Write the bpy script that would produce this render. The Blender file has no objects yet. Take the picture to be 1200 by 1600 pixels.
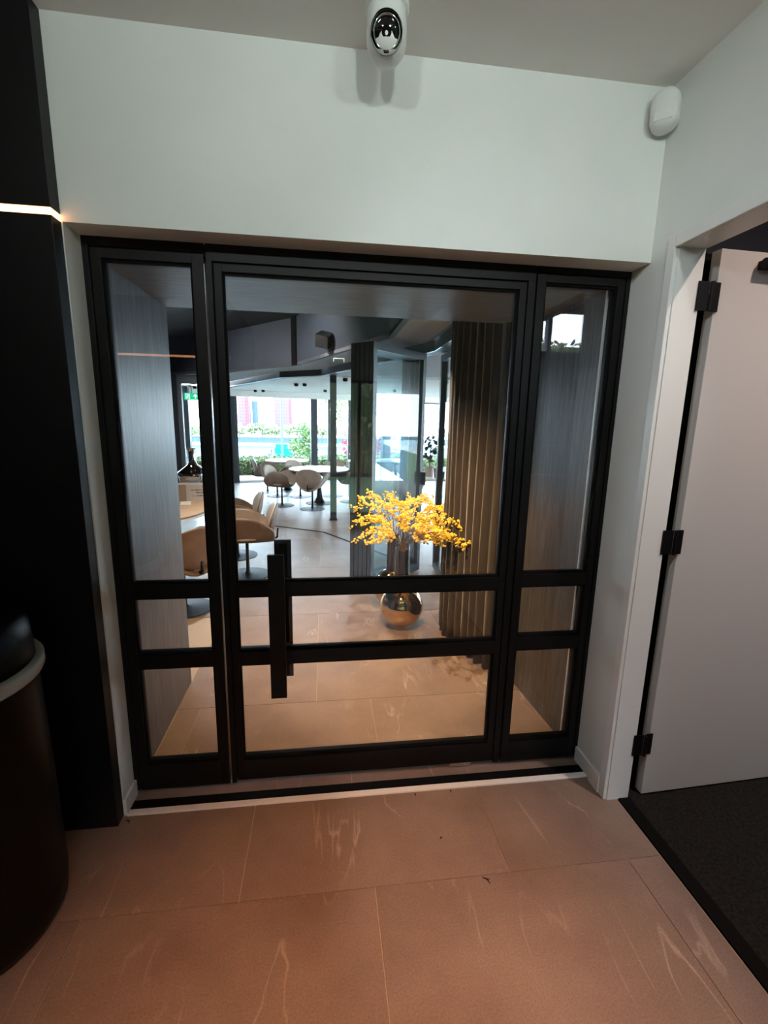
import bpy, bmesh, math, random
from mathutils import Vector, Matrix, Euler
PI = math.pi
S = bpy.context.scene
COL = S.collection
random.seed(7)

# ------------------------------------------------------------------ camera
cd = bpy.data.cameras.new('camera'); cam = bpy.data.objects.new('camera', cd); COL.objects.link(cam)
rt = Vector((0.9916815, -0.12718235, 0.01981065)); up = Vector((0.00541526, 0.19499774, 0.98078874)); fw = Vector((0.12860205, 0.97252277, -0.19406437))
cam.matrix_world = Matrix(((rt.x, up.x, -fw.x, 0.0), (rt.y, up.y, -fw.y, -1.87978), (rt.z, up.z, -fw.z, 1.65), (0, 0, 0, 1)))
cd.sensor_fit = 'VERTICAL'; cd.sensor_height = 24.0; cd.lens = 715.914 / 1600 * 24.0
cd.clip_start = 0.05; cd.clip_end = 2000
S.camera = cam

# ------------------------------------------------------------------ world, sun, exposure
w = bpy.data.worlds.new('sky'); S.world = w; w.use_nodes = True
nt = w.node_tree; nt.nodes.clear()
wo = nt.nodes.new('ShaderNodeOutputWorld'); bg = nt.nodes.new('ShaderNodeBackground')
tc = nt.nodes.new('ShaderNodeTexCoord'); sx = nt.nodes.new('ShaderNodeSeparateXYZ'); cr = nt.nodes.new('ShaderNodeValToRGB')
cr.color_ramp.elements[0].position = 0.0; cr.color_ramp.elements[0].color = (0.80, 0.90, 1.0, 1)
cr.color_ramp.elements[1].position = 0.7; cr.color_ramp.elements[1].color = (0.46, 0.70, 1.0, 1)
nt.links.new(tc.outputs['Generated'], sx.inputs[0]); nt.links.new(sx.outputs['Z'], cr.inputs[0])
nt.links.new(cr.outputs[0], bg.inputs['Color']); nt.links.new(bg.outputs[0], wo.inputs['Surface'])
bg.inputs['Strength'].default_value = 13
sl = bpy.data.lights.new('sun', 'SUN'); sl.energy = 2.5; sl.angle = 0.01; sl.color = (1.0, 0.93, 0.82)
so = bpy.data.objects.new('sun', sl); COL.objects.link(so)
so.rotation_euler = Vector((0.35, 0.62, -0.80)).to_track_quat('-Z', 'Y').to_euler()
S.view_settings.view_transform = 'Standard'; S.view_settings.look = 'None'
S.view_settings.gamma = 1.0; S.view_settings.use_curve_mapping = False
S.view_settings.exposure = 0.85
S.cycles.use_denoising = True
S.cycles.max_bounces = 10; S.cycles.diffuse_bounces = 5; S.cycles.glossy_bounces = 5
S.cycles.transparent_max_bounces = 24; S.cycles.sample_clamp_indirect = 6.0
S.cycles.caustics_reflective = False; S.cycles.caustics_refractive = False

# ------------------------------------------------------------------ materials
MATS = {}
def mat(name, col, rough=0.5, metal=0.0, spec=0.5, emit=None, estr=1.0):
    m = bpy.data.materials.new(name); m.use_nodes = True
    b = m.node_tree.nodes['Principled BSDF']
    b.inputs['Base Color'].default_value = (*col, 1); b.inputs['Roughness'].default_value = rough
    b.inputs['Metallic'].default_value = metal; b.inputs['Specular IOR Level'].default_value = spec
    if emit:
        b.inputs['Emission Color'].default_value = (*emit, 1); b.inputs['Emission Strength'].default_value = estr
    MATS[name] = m
    return m
def nodes(m): return m.node_tree.nodes, m.node_tree.links, m.node_tree.nodes['Principled BSDF']
def varied(m, c1, c2, scale, detail=6, stretch=(1, 1, 1), bump=0.0, space='Object', bscale=None, lo=0.35, hi=0.65):
    n, l, b = nodes(m)
    t = n.new('ShaderNodeTexCoord'); mp = n.new('ShaderNodeMapping'); mp.inputs['Scale'].default_value = stretch
    l.new(t.outputs[space], mp.inputs[0])
    nz = n.new('ShaderNodeTexNoise'); nz.inputs['Scale'].default_value = scale; nz.inputs['Detail'].default_value = detail
    l.new(mp.outputs[0], nz.inputs['Vector'])
    r = n.new('ShaderNodeValToRGB'); r.color_ramp.elements[0].position = lo; r.color_ramp.elements[1].position = hi
    r.color_ramp.elements[0].color = (*c1, 1); r.color_ramp.elements[1].color = (*c2, 1)
    l.new(nz.outputs['Fac'], r.inputs[0]); l.new(r.outputs[0], b.inputs['Base Color'])
    if bump:
        bp = n.new('ShaderNodeBump'); bp.inputs['Strength'].default_value = bump; bp.inputs['Distance'].default_value = 0.004
        if bscale:
            n2 = n.new('ShaderNodeTexNoise'); n2.inputs['Scale'].default_value = bscale; l.new(mp.outputs[0], n2.inputs['Vector']); l.new(n2.outputs['Fac'], bp.inputs['Height'])
        else: l.new(nz.outputs['Fac'], bp.inputs['Height'])
        l.new(bp.outputs[0], b.inputs['Normal'])
    return m
def glass(name, tint=(0.96, 0.98, 0.975), ior=1.5):
    m = bpy.data.materials.new(name); m.use_nodes = True; n = m.node_tree.nodes; l = m.node_tree.links; n.clear()
    o = n.new('ShaderNodeOutputMaterial'); mx = n.new('ShaderNodeMixShader'); tr = n.new('ShaderNodeBsdfTransparent'); gl = n.new('ShaderNodeBsdfGlossy')
    lw_ = n.new('ShaderNodeLayerWeight'); lw_.inputs['Blend'].default_value = 0.5
    pw = n.new('ShaderNodeMath'); pw.operation = 'POWER'; pw.inputs[1].default_value = 5.0; l.new(lw_.outputs['Facing'], pw.inputs[0])
    fr = n.new('ShaderNodeMapRange'); fr.inputs['To Min'].default_value = ((ior - 1) / (ior + 1)) ** 2; l.new(pw.outputs[0], fr.inputs['Value'])
    tr.inputs[0].default_value = (*tint, 1); gl.inputs['Roughness'].default_value = 0.0
    l.new(fr.outputs[0], mx.inputs[0]); l.new(tr.outputs[0], mx.inputs[1]); l.new(gl.outputs[0], mx.inputs[2]); l.new(mx.outputs[0], o.inputs[0])
    MATS[name] = m
    return m
def leafmat(name, stops, rough=0.6, trans=0.25):
    m = mat(name, (0.1, 0.2, 0.05), rough); n, l, b = nodes(m)
    g = n.new('ShaderNodeNewGeometry'); r = n.new('ShaderNodeValToRGB')
    el = r.color_ramp.elements
    while len(el) < len(stops): el.new(0.5)
    for i, (p, c) in enumerate(stops): el[i].position = p; el[i].color = (*c, 1)
    l.new(g.outputs['Random Per Island'], r.inputs[0]); l.new(r.outputs[0], b.inputs['Base Color'])
    return m

M_white = varied(mat('white_paint', (0.78, 0.79, 0.76), 0.6, spec=0.3), (0.72, 0.745, 0.71), (0.76, 0.78, 0.745), 3.0, bump=0.08, bscale=180)
M_ceil = varied(mat('ceiling_paint', (0.7, 0.68, 0.66), 0.7, spec=0.2), (0.82, 0.785, 0.76), (0.85, 0.815, 0.79), 2.0)
M_trim = mat('white_lacquer', (0.78, 0.78, 0.75), 0.35)
M_black = mat('black_powder_coat', (0.0035, 0.003, 0.0028), 0.48, spec=0.22)
M_gap = mat('black_rubber', (0.003, 0.003, 0.003), 0.8, spec=0.1)
M_satin = mat('satin_metal', (0.62, 0.62, 0.64), 0.18, 1.0)
M_dark = mat('dark_cabinet', (0.004, 0.004, 0.0052), 0.45, spec=0.3)
M_led = mat('led_strip', (1, 0.6, 0.35), 0.5, emit=(1.0, 0.40, 0.16), estr=3.2)
M_ven = varied(mat('grey_ash_veneer', (0.06, 0.06, 0.065), 0.42, spec=0.6), (0.055, 0.056, 0.060), (0.115, 0.117, 0.122), 9.0, 8, (9, 9, 0.5), 0.35)
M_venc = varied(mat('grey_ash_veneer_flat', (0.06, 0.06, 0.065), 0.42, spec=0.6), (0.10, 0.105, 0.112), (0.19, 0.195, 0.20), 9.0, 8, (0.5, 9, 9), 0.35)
M_bulk = varied(mat('dark_blue_plaster', (0.05, 0.062, 0.088), 0.6), (0.046, 0.058, 0.084), (0.056, 0.070, 0.10), 6.0)
M_soff = mat('grey_soffit', (0.34, 0.35, 0.36), 0.7)
M_room = mat('dark_room', (0.03, 0.033, 0.04), 0.7)
M_carpet = varied(mat('dark_carpet', (0.012, 0.011, 0.010), 0.95, spec=0.1), (0.010, 0.009, 0.008), (0.022, 0.02, 0.018), 90, bump=0.4)
M_brown = mat('brown_panel', (0.06, 0.03, 0.02), 0.6)
M_glass = glass('clear_glass')
M_fglass = glass('window_glass', (0.95, 0.975, 0.98))
M_curt = varied(mat('taupe_velvet', (0.045, 0.036, 0.032), 0.85, spec=0.2), (0.034, 0.028, 0.026), (0.052, 0.044, 0.040), 40, stretch=(1, 1, 0.15))
n_, l_, b_ = nodes(M_curt); b_.inputs['Sheen Weight'].default_value = 0.3
M_gold = mat('smoked_bronze_mirror', (0.62, 0.42, 0.20), 0.06, 1.0)
M_goldn = varied(mat('bronze_glaze', (0.2, 0.13, 0.09), 0.22, 1.0), (0.17, 0.12, 0.09), (0.26, 0.19, 0.14), 5, stretch=(20, 20, 0.6))
M_yel = leafmat('yellow_blossom', [(0.0, (0.74, 0.42, 0.012)), (0.5, (0.90, 0.60, 0.03)), (1.0, (0.97, 0.74, 0.12))])
M_twig = mat('twig_bark', (0.12, 0.08, 0.045), 0.8)
M_tan = varied(mat('tan_leather', (0.26, 0.15, 0.085), 0.38), (0.135, 0.088, 0.058), (0.195, 0.13, 0.09), 6, bump=0.1, bscale=120)
M_tau = varied(mat('taupe_fabric', (0.330, 0.277, 0.240), 0.75), (0.300, 0.247, 0.210), (0.390, 0.330, 0.292), 10, bump=0.15, bscale=200)
M_cream = mat('cream_lining', (0.52, 0.44, 0.36), 0.65)
M_tabw = mat('white_table', (0.8, 0.82, 0.82), 0.3)
M_oak = varied(mat('pale_oak_top', (0.55, 0.38, 0.25), 0.4), (0.50, 0.34, 0.22), (0.60, 0.43, 0.29), 5, stretch=(1, 10, 1))
M_chrome = mat('smoked_chrome', (0.55, 0.52, 0.5), 0.05, 1.0)
M_paper = mat('white_carton', (0.74, 0.72, 0.70), 0.7)
M_kraft = mat('beige_carton', (0.5, 0.42, 0.35), 0.8)
M_ink = mat('black_print', (0.02, 0.02, 0.025), 0.7)
M_plast = mat('white_plastic', (0.74, 0.76, 0.73), 0.3)
M_lens = mat('black_glass_lens', (0.006, 0.006, 0.007), 0.05)
M_green = mat('exit_green', (0.02, 0.42, 0.2), 0.4, emit=(0.02, 0.55, 0.28), estr=0.6)
M_pict = mat('exit_pictogram', (0.85, 0.95, 0.9), 0.4, emit=(0.7, 0.95, 0.85), estr=0.7)
M_grey = mat('grey_lacquer', (0.13, 0.15, 0.16), 0.4)
M_maroon = mat('maroon_pot_glaze', (0.09, 0.035, 0.04), 0.5)
M_bin = mat('bin_black', (0.0014, 0.0014, 0.0015), 0.4, spec=0.12)
M_ring = mat('bin_rim_band', (0.36, 0.37, 0.34), 0.35)
M_hedge = leafmat('hedge_leaves', [(0, (0.085, 0.171, 0.044)), (0.45, (0.215, 0.283, 0.085)), (0.8, (0.386, 0.359, 0.171)), (1, (0.471, 0.342, 0.239))])
M_leaf = leafmat('tree_leaves', [(0, (0.065, 0.143, 0.033)), (0.6, (0.169, 0.247, 0.078)), (1, (0.325, 0.358, 0.169))])
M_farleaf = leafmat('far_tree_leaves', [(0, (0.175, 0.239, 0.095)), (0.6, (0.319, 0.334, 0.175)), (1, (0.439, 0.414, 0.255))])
M_red = leafmat('red_leaves', [(0, (0.275, 0.028, 0.044)), (0.6, (0.385, 0.066, 0.094)), (1, (0.440, 0.138, 0.154))])
M_dleaf = leafmat('dark_leaves', [(0, (0.012, 0.03, 0.02)), (0.7, (0.03, 0.06, 0.04)), (1, (0.12, 0.16, 0.12))])
M_bark = mat('bark', (0.16, 0.12, 0.09), 0.9)
M_pave = mat('terrace_stone', (0.42, 0.42, 0.40), 0.8)
M_grass = varied(mat('lawn_grass', (0.06, 0.1, 0.03), 0.9), (0.05, 0.085, 0.03), (0.08, 0.12, 0.045), 8)
M_water = varied(mat('river_water', (0.05, 0.09, 0.11), 0.6, spec=0.08), (0.045, 0.075, 0.09), (0.07, 0.105, 0.12), 0.25, stretch=(0.3, 1, 1))
M_quay = mat('quay_wall', (0.045, 0.070, 0.105), 0.8)
M_quayt = mat('quay_top', (0.62, 0.60, 0.55), 0.8)
M_cyan = mat('cyan_hull', (0.0, 0.20, 0.24), 0.5, spec=0.2)
M_trunkd = mat('mullion_grey', (0.035, 0.042, 0.052), 0.4)

def floor_material(name, c_lo, c_hi, vein):
    m = mat(name, c_lo, 0.38); n, l, b = nodes(m)
    g = n.new('ShaderNodeNewGeometry'); oi = n.new('ShaderNodeObjectInfo')
    ad = n.new('ShaderNodeVectorMath'); ad.operation = 'ADD'; sc = n.new('ShaderNodeVectorMath'); sc.operation = 'SCALE'; sc.inputs['Scale'].default_value = 7.0
    cb = n.new('ShaderNodeCombineXYZ'); l.new(oi.outputs['Random'], cb.inputs[0]); l.new(oi.outputs['Random'], cb.inputs[1])
    l.new(cb.outputs[0], sc.inputs[0]); l.new(g.outputs['Position'], ad.inputs[0]); l.new(sc.outputs[0], ad.inputs[1])
    nz = n.new('ShaderNodeTexNoise'); nz.inputs['Scale'].default_value = 2.2; nz.inputs['Detail'].default_value = 9; nz.inputs['Roughness'].default_value = 0.62
    l.new(ad.outputs[0], nz.inputs['Vector'])
    r = n.new('ShaderNodeValToRGB'); r.color_ramp.elements[0].position = 0.3; r.color_ramp.elements[1].position = 0.72
    r.color_ramp.elements[0].color = (*c_lo, 1); r.color_ramp.elements[1].color = (*c_hi, 1); l.new(nz.outputs['Fac'], r.inputs[0])
    # veins: thin lines where a stretched, warped noise crosses its middle value
    mp = n.new('ShaderNodeMapping'); mp.inputs['Rotation'].default_value = (0, 0, -0.18); mp.inputs['Scale'].default_value = (3.2, 0.75, 1)
    l.new(ad.outputs[0], mp.inputs[0])
    vz = n.new('ShaderNodeTexNoise'); vz.inputs['Scale'].default_value = 1.3; vz.inputs['Detail'].default_value = 4; vz.inputs['Distortion'].default_value = 0.5
    l.new(mp.outputs[0], vz.inputs['Vector'])
    sb = n.new('ShaderNodeMath'); sb.operation = 'SUBTRACT'; sb.inputs[1].default_value = 0.5; l.new(vz.outputs['Fac'], sb.inputs[0])
    ab = n.new('ShaderNodeMath'); ab.operation = 'ABSOLUTE'; l.new(sb.outputs[0], ab.inputs[0])
    mr = n.new('ShaderNodeMapRange'); mr.inputs['From Min'].default_value = 0.0; mr.inputs['From Max'].default_value = 0.012; mr.inputs['To Min'].default_value = 1.0; mr.inputs['To Max'].default_value = 0.0
    l.new(ab.outputs[0], mr.inputs['Value'])
    n3 = n.new('ShaderNodeTexNoise'); n3.inputs['Scale'].default_value = 3.0; l.new(ad.outputs[0], n3.inputs['Vector'])
    m3 = n.new('ShaderNodeMapRange'); m3.inputs['From Min'].default_value = 0.48; m3.inputs['From Max'].default_value = 0.68; l.new(n3.outputs['Fac'], m3.inputs['Value'])
    mu = n.new('ShaderNodeMath'); mu.operation = 'MULTIPLY'; l.new(mr.outputs[0], mu.inputs[0]); l.new(m3.outputs[0], mu.inputs[1])
    m2 = n.new('ShaderNodeMath'); m2.operation = 'MULTIPLY'; m2.inputs[1].default_value = 0.55; l.new(mu.outputs[0], m2.inputs[0])
    mx = n.new('ShaderNodeMix'); mx.data_type = 'RGBA'; mx.inputs['B'].default_value = (*vein, 1)
    l.new(m2.outputs[0], mx.inputs['Factor']); l.new(r.outputs[0], mx.inputs['A'])
    # fine speckle
    sp = n.new('ShaderNodeTexNoise'); sp.inputs['Scale'].default_value = 160; sp.inputs['Detail'].default_value = 2; l.new(ad.outputs[0], sp.inputs['Vector'])
    sr = n.new('ShaderNodeMapRange'); sr.inputs['From Min'].default_value = 0.3; sr.inputs['From Max'].default_value = 0.7; sr.inputs['To Min'].default_value = 0.84; sr.inputs['To Max'].default_value = 1.14
    l.new(sp.outputs['Fac'], sr.inputs['Value'])
    hs = n.new('ShaderNodeMix'); hs.data_type = 'RGBA'; hs.blend_type = 'MULTIPLY'; hs.inputs['Factor'].default_value = 1.0
    l.new(mx.outputs['Result'], hs.inputs['A']); l.new(sr.outputs[0], hs.inputs['B']); l.new(hs.outputs['Result'], b.inputs['Base Color'])
    bu = n.new('ShaderNodeBump'); bu.inputs['Strength'].default_value = 0.12; bu.inputs['Distance'].default_value = 0.002
    l.new(sp.outputs['Fac'], bu.inputs['Height']); l.new(bu.outputs[0], b.inputs['Normal'])
    return m
M_tile = floor_material('stone_tile', (0.175, 0.122, 0.095), (0.285, 0.212, 0.172), (0.52, 0.42, 0.34))
M_grout = mat('grout', (0.42, 0.34, 0.27), 0.9)

# ------------------------------------------------------------------ mesh helpers
def BM(): return bmesh.new()
def add_box(bm, x0, x1, y0, y1, z0, z1, M=None):
    vs = [bm.verts.new((x, y, z)) for x in (x0, x1) for y in (y0, y1) for z in (z0, z1)]
    if M is not None:
        for v in vs: v.co = M @ v.co
    for f in ((0, 1, 3, 2), (4, 6, 7, 5), (0, 4, 5, 1), (2, 3, 7, 6), (0, 2, 6, 4), (1, 5, 7, 3)):
        bm.faces.new([vs[i] for i in f])
    return bm
def box(x0, x1, y0, y1, z0, z1, bevel=0.0, M=None):
    bm = add_box(BM(), x0, x1, y0, y1, z0, z1)
    if bevel: bmesh.ops.bevel(bm, geom=bm.edges[:], offset=bevel, segments=2, affect='EDGES', profile=0.6)
    if M is not None: bmesh.ops.transform(bm, matrix=M, verts=bm.verts)
    return bm
def add_lathe(bm, prof, seg=32, M=None, caps=True):
    rings = []
    for r, z in prof:
        rg = []
        for i in range(seg):
            a = 2 * PI * i / seg; c = Vector((r * math.cos(a), r * math.sin(a), z))
            rg.append(bm.verts.new(M @ c if M is not None else c))
        rings.append(rg)
    for a, b in zip(rings, rings[1:]):
        for i in range(seg): bm.faces.new((a[i], a[(i + 1) % seg], b[(i + 1) % seg], b[i]))
    if caps:
        bm.faces.new(rings[0][::-1]); bm.faces.new(rings[-1])
    return bm
def lathe(prof, seg=32, M=None, caps=True): return add_lathe(BM(), prof, seg, M, caps)
def add_tube(bm, pts, rad, seg=8):
    pts = [Vector(p) for p in pts]; rings = []
    for i, p in enumerate(pts):
        d = (pts[min(i + 1, len(pts) - 1)] - pts[max(i - 1, 0)]).normalized()
        u = d.orthogonal().normalized() if i == 0 else (u - d * u.dot(d)).normalized()
        v = d.cross(u); r = rad[i] if isinstance(rad, (list, tuple)) else rad
        rings.append([bm.verts.new(p + (u * math.cos(2 * PI * k / seg) + v * math.sin(2 * PI * k / seg)) * r) for k in range(seg)])
    for a, b in zip(rings, rings[1:]):
        for i in range(seg): bm.faces.new((a[i], a[(i + 1) % seg], b[(i + 1) % seg], b[i]))
    bm.faces.new(rings[0][::-1]); bm.faces.new(rings[-1])
    return bm
def tube(pts, rad, seg=8): return add_tube(BM(), pts, rad, seg)
def add_wall(bm, a, b, z0, z1, th):
    """upright slab from a to b (xy), thickness th to the left of a->b"""
    a = Vector(a); b = Vector(b); d = (b - a).normalized(); n = Vector((-d.y, d.x)) * th
    q = [a, b, b + n, a + n]
    lo = [bm.verts.new((p.x, p.y, z0)) for p in q]; hi = [bm.verts.new((p.x, p.y, z1)) for p in q]
    bm.faces.new(lo[::-1]); bm.faces.new(hi)
    for i in range(4): bm.faces.new((lo[i], lo[(i + 1) % 4], hi[(i + 1) % 4], hi[i]))
    return bm
def wall(a, b, z0, z1, th): return add_wall(BM(), a, b, z0, z1, th)
def add_poly(bm, pts, z0, z1):
    lo = [bm.verts.new((x, y, z0)) for x, y in pts]; hi = [bm.verts.new((x, y, z1)) for x, y in pts]
    bm.faces.new(lo[::-1]); bm.faces.new(hi); n = len(pts)
    for i in range(n): bm.faces.new((lo[i], lo[(i + 1) % n], hi[(i + 1) % n], hi[i]))
    return bm
def obj(name, bm, m, parent=None, smooth=False, shift=None):
    bmesh.ops.recalc_face_normals(bm, faces=bm.faces[:])
    top = parent
    while top is not None and top.parent is not None: top = top.parent
    if shift is None and top is not None: shift = top.location
    if shift is not None: bmesh.ops.translate(bm, vec=-Vector(shift), verts=bm.verts)
    me = bpy.data.meshes.new(name); bm.to_mesh(me); bm.free()
    for mm in (m if isinstance(m, (list, tuple)) else [m]): me.materials.append(mm)
    if smooth:
        me.polygons.foreach_set('use_smooth', [True] * len(me.polygons))
    o = bpy.data.objects.new(name, me); COL.objects.link(o)
    if parent is not None: o.parent = parent
    return o
def soft(o, ang=0.7):
    o.data.set_sharp_from_angle(angle=ang); return o
def tag(o, label, cat, group=None, kind=None):
    o['label'] = label
    if cat: o['category'] = cat
    if group: o['group'] = group
    if kind: o['kind'] = kind
    return o
def thing(name, label, cat, loc=(0, 0, 0), rz=0.0, group=None, kind=None):
    o = bpy.data.objects.new(name, None); COL.objects.link(o); o.location = loc; o.rotation_euler = (0, 0, rz)
    return tag(o, label, cat, group, kind)
def struct(name, bm, m, label, smooth=False):
    o = obj(name, bm, m, None, smooth); o['kind'] = 'structure'; o['label'] = label
    return o
def kids(o): return [c for c in COL.objects if c.parent == o]
def dup(root, loc, rz, label=None, group=None):
    r = root.copy(); COL.objects.link(r); r.location = loc; r.rotation_euler = (0, 0, rz)
    if label: r['label'] = label
    if group: r['group'] = group
    for ch in root.children:
        c = ch.copy(); COL.objects.link(c); c.parent = r
        for g in ch.children:
            d = g.copy(); COL.objects.link(d); d.parent = c
    return r
def downlight(x, y, z, power, color, deg, label, blend=0.6, size=0.02, group='recessed ceiling downlights', aim=(0, 0, -1)):  # also builds the added fill spots
    t = thing('downlight_or_fill', label, 'lamp', (x, y, z), group=group)
    obj('trim_ring', lathe([(0.030, z - 0.001), (0.045, z - 0.001), (0.045, z - 0.006), (0.034, z - 0.006), (0.030, z - 0.001)], 20, Matrix.Translation((x, y, 0)), False), M_trim, t)
    obj('diffuser', lathe([(0.029, z - 0.002), (0.029, z - 0.001)], 16, Matrix.Translation((x, y, 0))), MATS['lamp_glow'], t)
    ld = bpy.data.lights.new('downlight', 'SPOT'); ld.energy = power; ld.color = color; ld.spot_size = math.radians(deg); ld.spot_blend = blend; ld.shadow_soft_size = size
    lo = bpy.data.objects.new('downlight_light', ld); COL.objects.link(lo); lo.location = (0, 0, -0.02); lo.parent = t
    lo.rotation_euler = Vector(aim).to_track_quat('-Z', 'Y').to_euler()
    return t
mat('lamp_glow', (1, 0.85, 0.6), 0.4, emit=(1, 0.75, 0.45), estr=6.0)

# ================================================================== SETTING
XL, XR, YW = -0.842, 1.250, -0.109          # left reveal, right wall, front face of the wall above the doors
ZH, ZC = 2.268, 2.848
# floor with separate stone tiles
fl = struct('floor', box(-6.6, 9.0, -5.4, 13.2, -0.08, -0.004), M_grout, 'stone tiled floor running from the hall through the doors to the dining room')
def tile(x0, x1, y0, y1, z=0.0, m=M_tile):
    g = 0.0016
    return obj('stone_tile', box(x0 + g, x1 - g, y0 + g, y1 - g, -0.012, z, 0.0008), m, fl)
def tile_row(y0, y1, joint, x0, x1, w=0.987):
    k = math.floor((x0 - joint) / w)
    while joint + k * w < x1:
        a = max(joint + k * w, x0); b = min(joint + (k + 1) * w, x1)
        if b - a > 0.02: tile(a, b, y0, y1)
        k += 1
for y0, y1, j in ((-5.3, -4.13, .174), (-4.13, -2.93, -.31), (-2.93, -1.73, -.304), (-1.73, -.531, .174), (-.531, -.118, -.304)):
    tile_row(y0, y1, j, -2.6, 1.300)
tile(XL, 0.12, -0.040, 0.045); tile(0.12, XR, -0.040, 0.045)
tile_row(0.045, 0.614, 0.27, XL, XR)
yy = 0.614
for i in range(8):
    tile_row(yy, yy + 1.28, (-.055 if i % 2 == 0 else .42), (-.845 if i == 0 else -4.6), (1.25 if i == 0 else 5.2)); yy += 1.28
# flooring left and right of the passage in the first dining room row
struct('trim_1', box(XL + .012, XR - .012, -0.118, -0.090, -0.006, 0.006, 0.002), M_trim, 'white threshold strip on the floor in front of the doors')
struct('trim_2', box(XL + .012, XR - .012, -0.089, -0.041, -0.006, 0.004, 0.001), M_gap, 'black mat strip on the floor in front of the doors')
# hall shell
struct('ceiling', box(-2.7, 1.36, -5.2, 0.02, ZC, ZC + 0.1), M_ceil, 'pale grey hall ceiling')
bm = BM(); add_box(bm, XL, XR, YW, 0.06, ZH, ZC); add_box(bm, -2.7, XL, YW, 0.06, 0, ZC)
struct('wall_front', bm, M_white, 'white wall above and left of the glass doors')
YJ0, YJ1, ZD = -0.235, -1.22, 2.275          # doorway in the right wall
bm = BM(); add_box(bm, XR, 1.35, YJ0, 0.14, 0, ZC); add_box(bm, XR, 1.35, YJ1, YJ0, ZD + .02, ZC); add_box(bm, XR, 1.35, -5.2, YJ1, 0, ZC)
struct('wall_right', bm, M_white, 'white side wall holding the open doorway')
struct('wall_left', box(-2.75, -2.6, -5.2, 0.0, 0, ZC), M_dark, 'dark side wall of the hall')
bm = BM(); add_box(bm, -2.6, -0.05, -5.2, -5.05, 0, ZC); add_box(bm, 1.12, 1.25, -5.2, -5.05, 0, ZC)
add_box(bm, -0.05, 1.12, -5.2, -5.05, 2.24, ZC); add_box(bm, -0.05, 1.12, -5.2, -5.05, 0, 0.2)
struct('wall_back', bm, M_white, 'white back wall of the hall with a garden window')
wn = thing('window_1', 'garden window in the back wall of the hall', None, (0.5, -5.12, 0.2), kind='structure')
obj('pane', box(-0.01, 1.08, -5.13, -5.12, 0.24, 2.2), M_fglass, wn)
for x0, x1, z0, z1 in ((-.05, -.01, .2, 2.24), (1.08, 1.12, .2, 2.24), (.50, .55, .24, 2.2)): obj('frame_post', box(x0, x1, -5.16, -5.09, z0, z1), M_black, wn)
for z0, z1 in ((.2, .24), (2.2, 2.24), (.80, .86)): obj('frame_rail', box(-.01, 1.08, -5.155, -5.095, z0, z1), M_black, wn)
# skirting
struct('baseboard_left', box(XL, XL + .012, YW - .006, -.001, 0, 0.075, .002), M_trim, 'white skirting on the left reveal beside the doors')
bm = box(XR - .012, XR, -.135, -.001, 0, 0.075, .002)
struct('baseboard_right', bm, M_trim, 'white skirting on the right wall beside the doors')
struct('baseboard_right.001', box(XR - .020, XR, -.212, -.1352, 0, 0.086, .002), M_trim, 'taller white skirting block beside the door casing')
# casing of the right doorway (trim_3): leg, head
ca = thing('trim_3', 'white door casing around the open doorway in the right wall', None, (XR, YJ0, 0), kind='structure')
obj('casing_leg', box(XR - .016, XR, YJ0 - .018, YJ0 + .022, 0, ZD + .045, .003), M_trim, ca)
obj('casing_head', box(XR - .016, XR, YJ1 - .022, YJ0 - .0181, ZD, ZD + .045, .003), M_trim, ca)
obj('casing_leg', box(XR - .016, XR, YJ1 - .022, YJ1 + .018, 0, ZD - .0002, .003), M_trim, ca)
obj('jamb', box(XR, 1.352, YJ0 - .022, YJ0, 0, ZD + .02), M_trim, ca)
obj('jamb', box(XR, 1.352, YJ1, YJ1 + .022, 0, ZD + .02), M_trim, ca)
obj('head_jamb', box(XR, 1.352, YJ1 + .022, YJ0 - .022, ZD, ZD + .02), M_trim, ca)
obj('door_seal', box(1.3525, 1.45, -.190, -.176, 0.0, ZD + .01), M_gap, ca)
# open door leaf
dl = thing('door_1', 'white door leaf standing open on black hinges in the right doorway', 'door', (1.40, -.252, 0), kind='structure')
A = math.atan2(.030, .7); RL = Matrix.Translation((1.420, -.252, 0)) @ Matrix.Rotation(A, 4, 'Z')
obj('leaf', box(0.0, .93, 0, .042, .012, ZD + .008, .002, RL), mat('door_lacquer', (0.56, 0.54, 0.51), 0.45), dl)
for z in (0.272, 1.195, 2.118):
    hg = obj('hinge', box(1.340, 1.385, -.2625, -.2575, z - .05, z + .05, .001), M_black, dl)
    bmh = box(-.02, .012, -.006, -.001, z - .05, z + .05, .001, RL); add_lathe(bmh, [(.007, z - .05), (.007, z + .05)], 12, Matrix.Translation((1.392, -.266, 0)))
    obj('hinge_leaf', bmh, M_black, hg)
cl = obj('door_closer', tube([RL @ Vector((.155, -.030, 2.236)), RL @ Vector((.90, -.030, 2.225))], .018, 14), M_black, dl, True)
soft(cl)
obj('closer_bracket', box(.16, .20, -.03, 0, 2.222, 2.25, 0, RL), M_black, cl)
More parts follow.
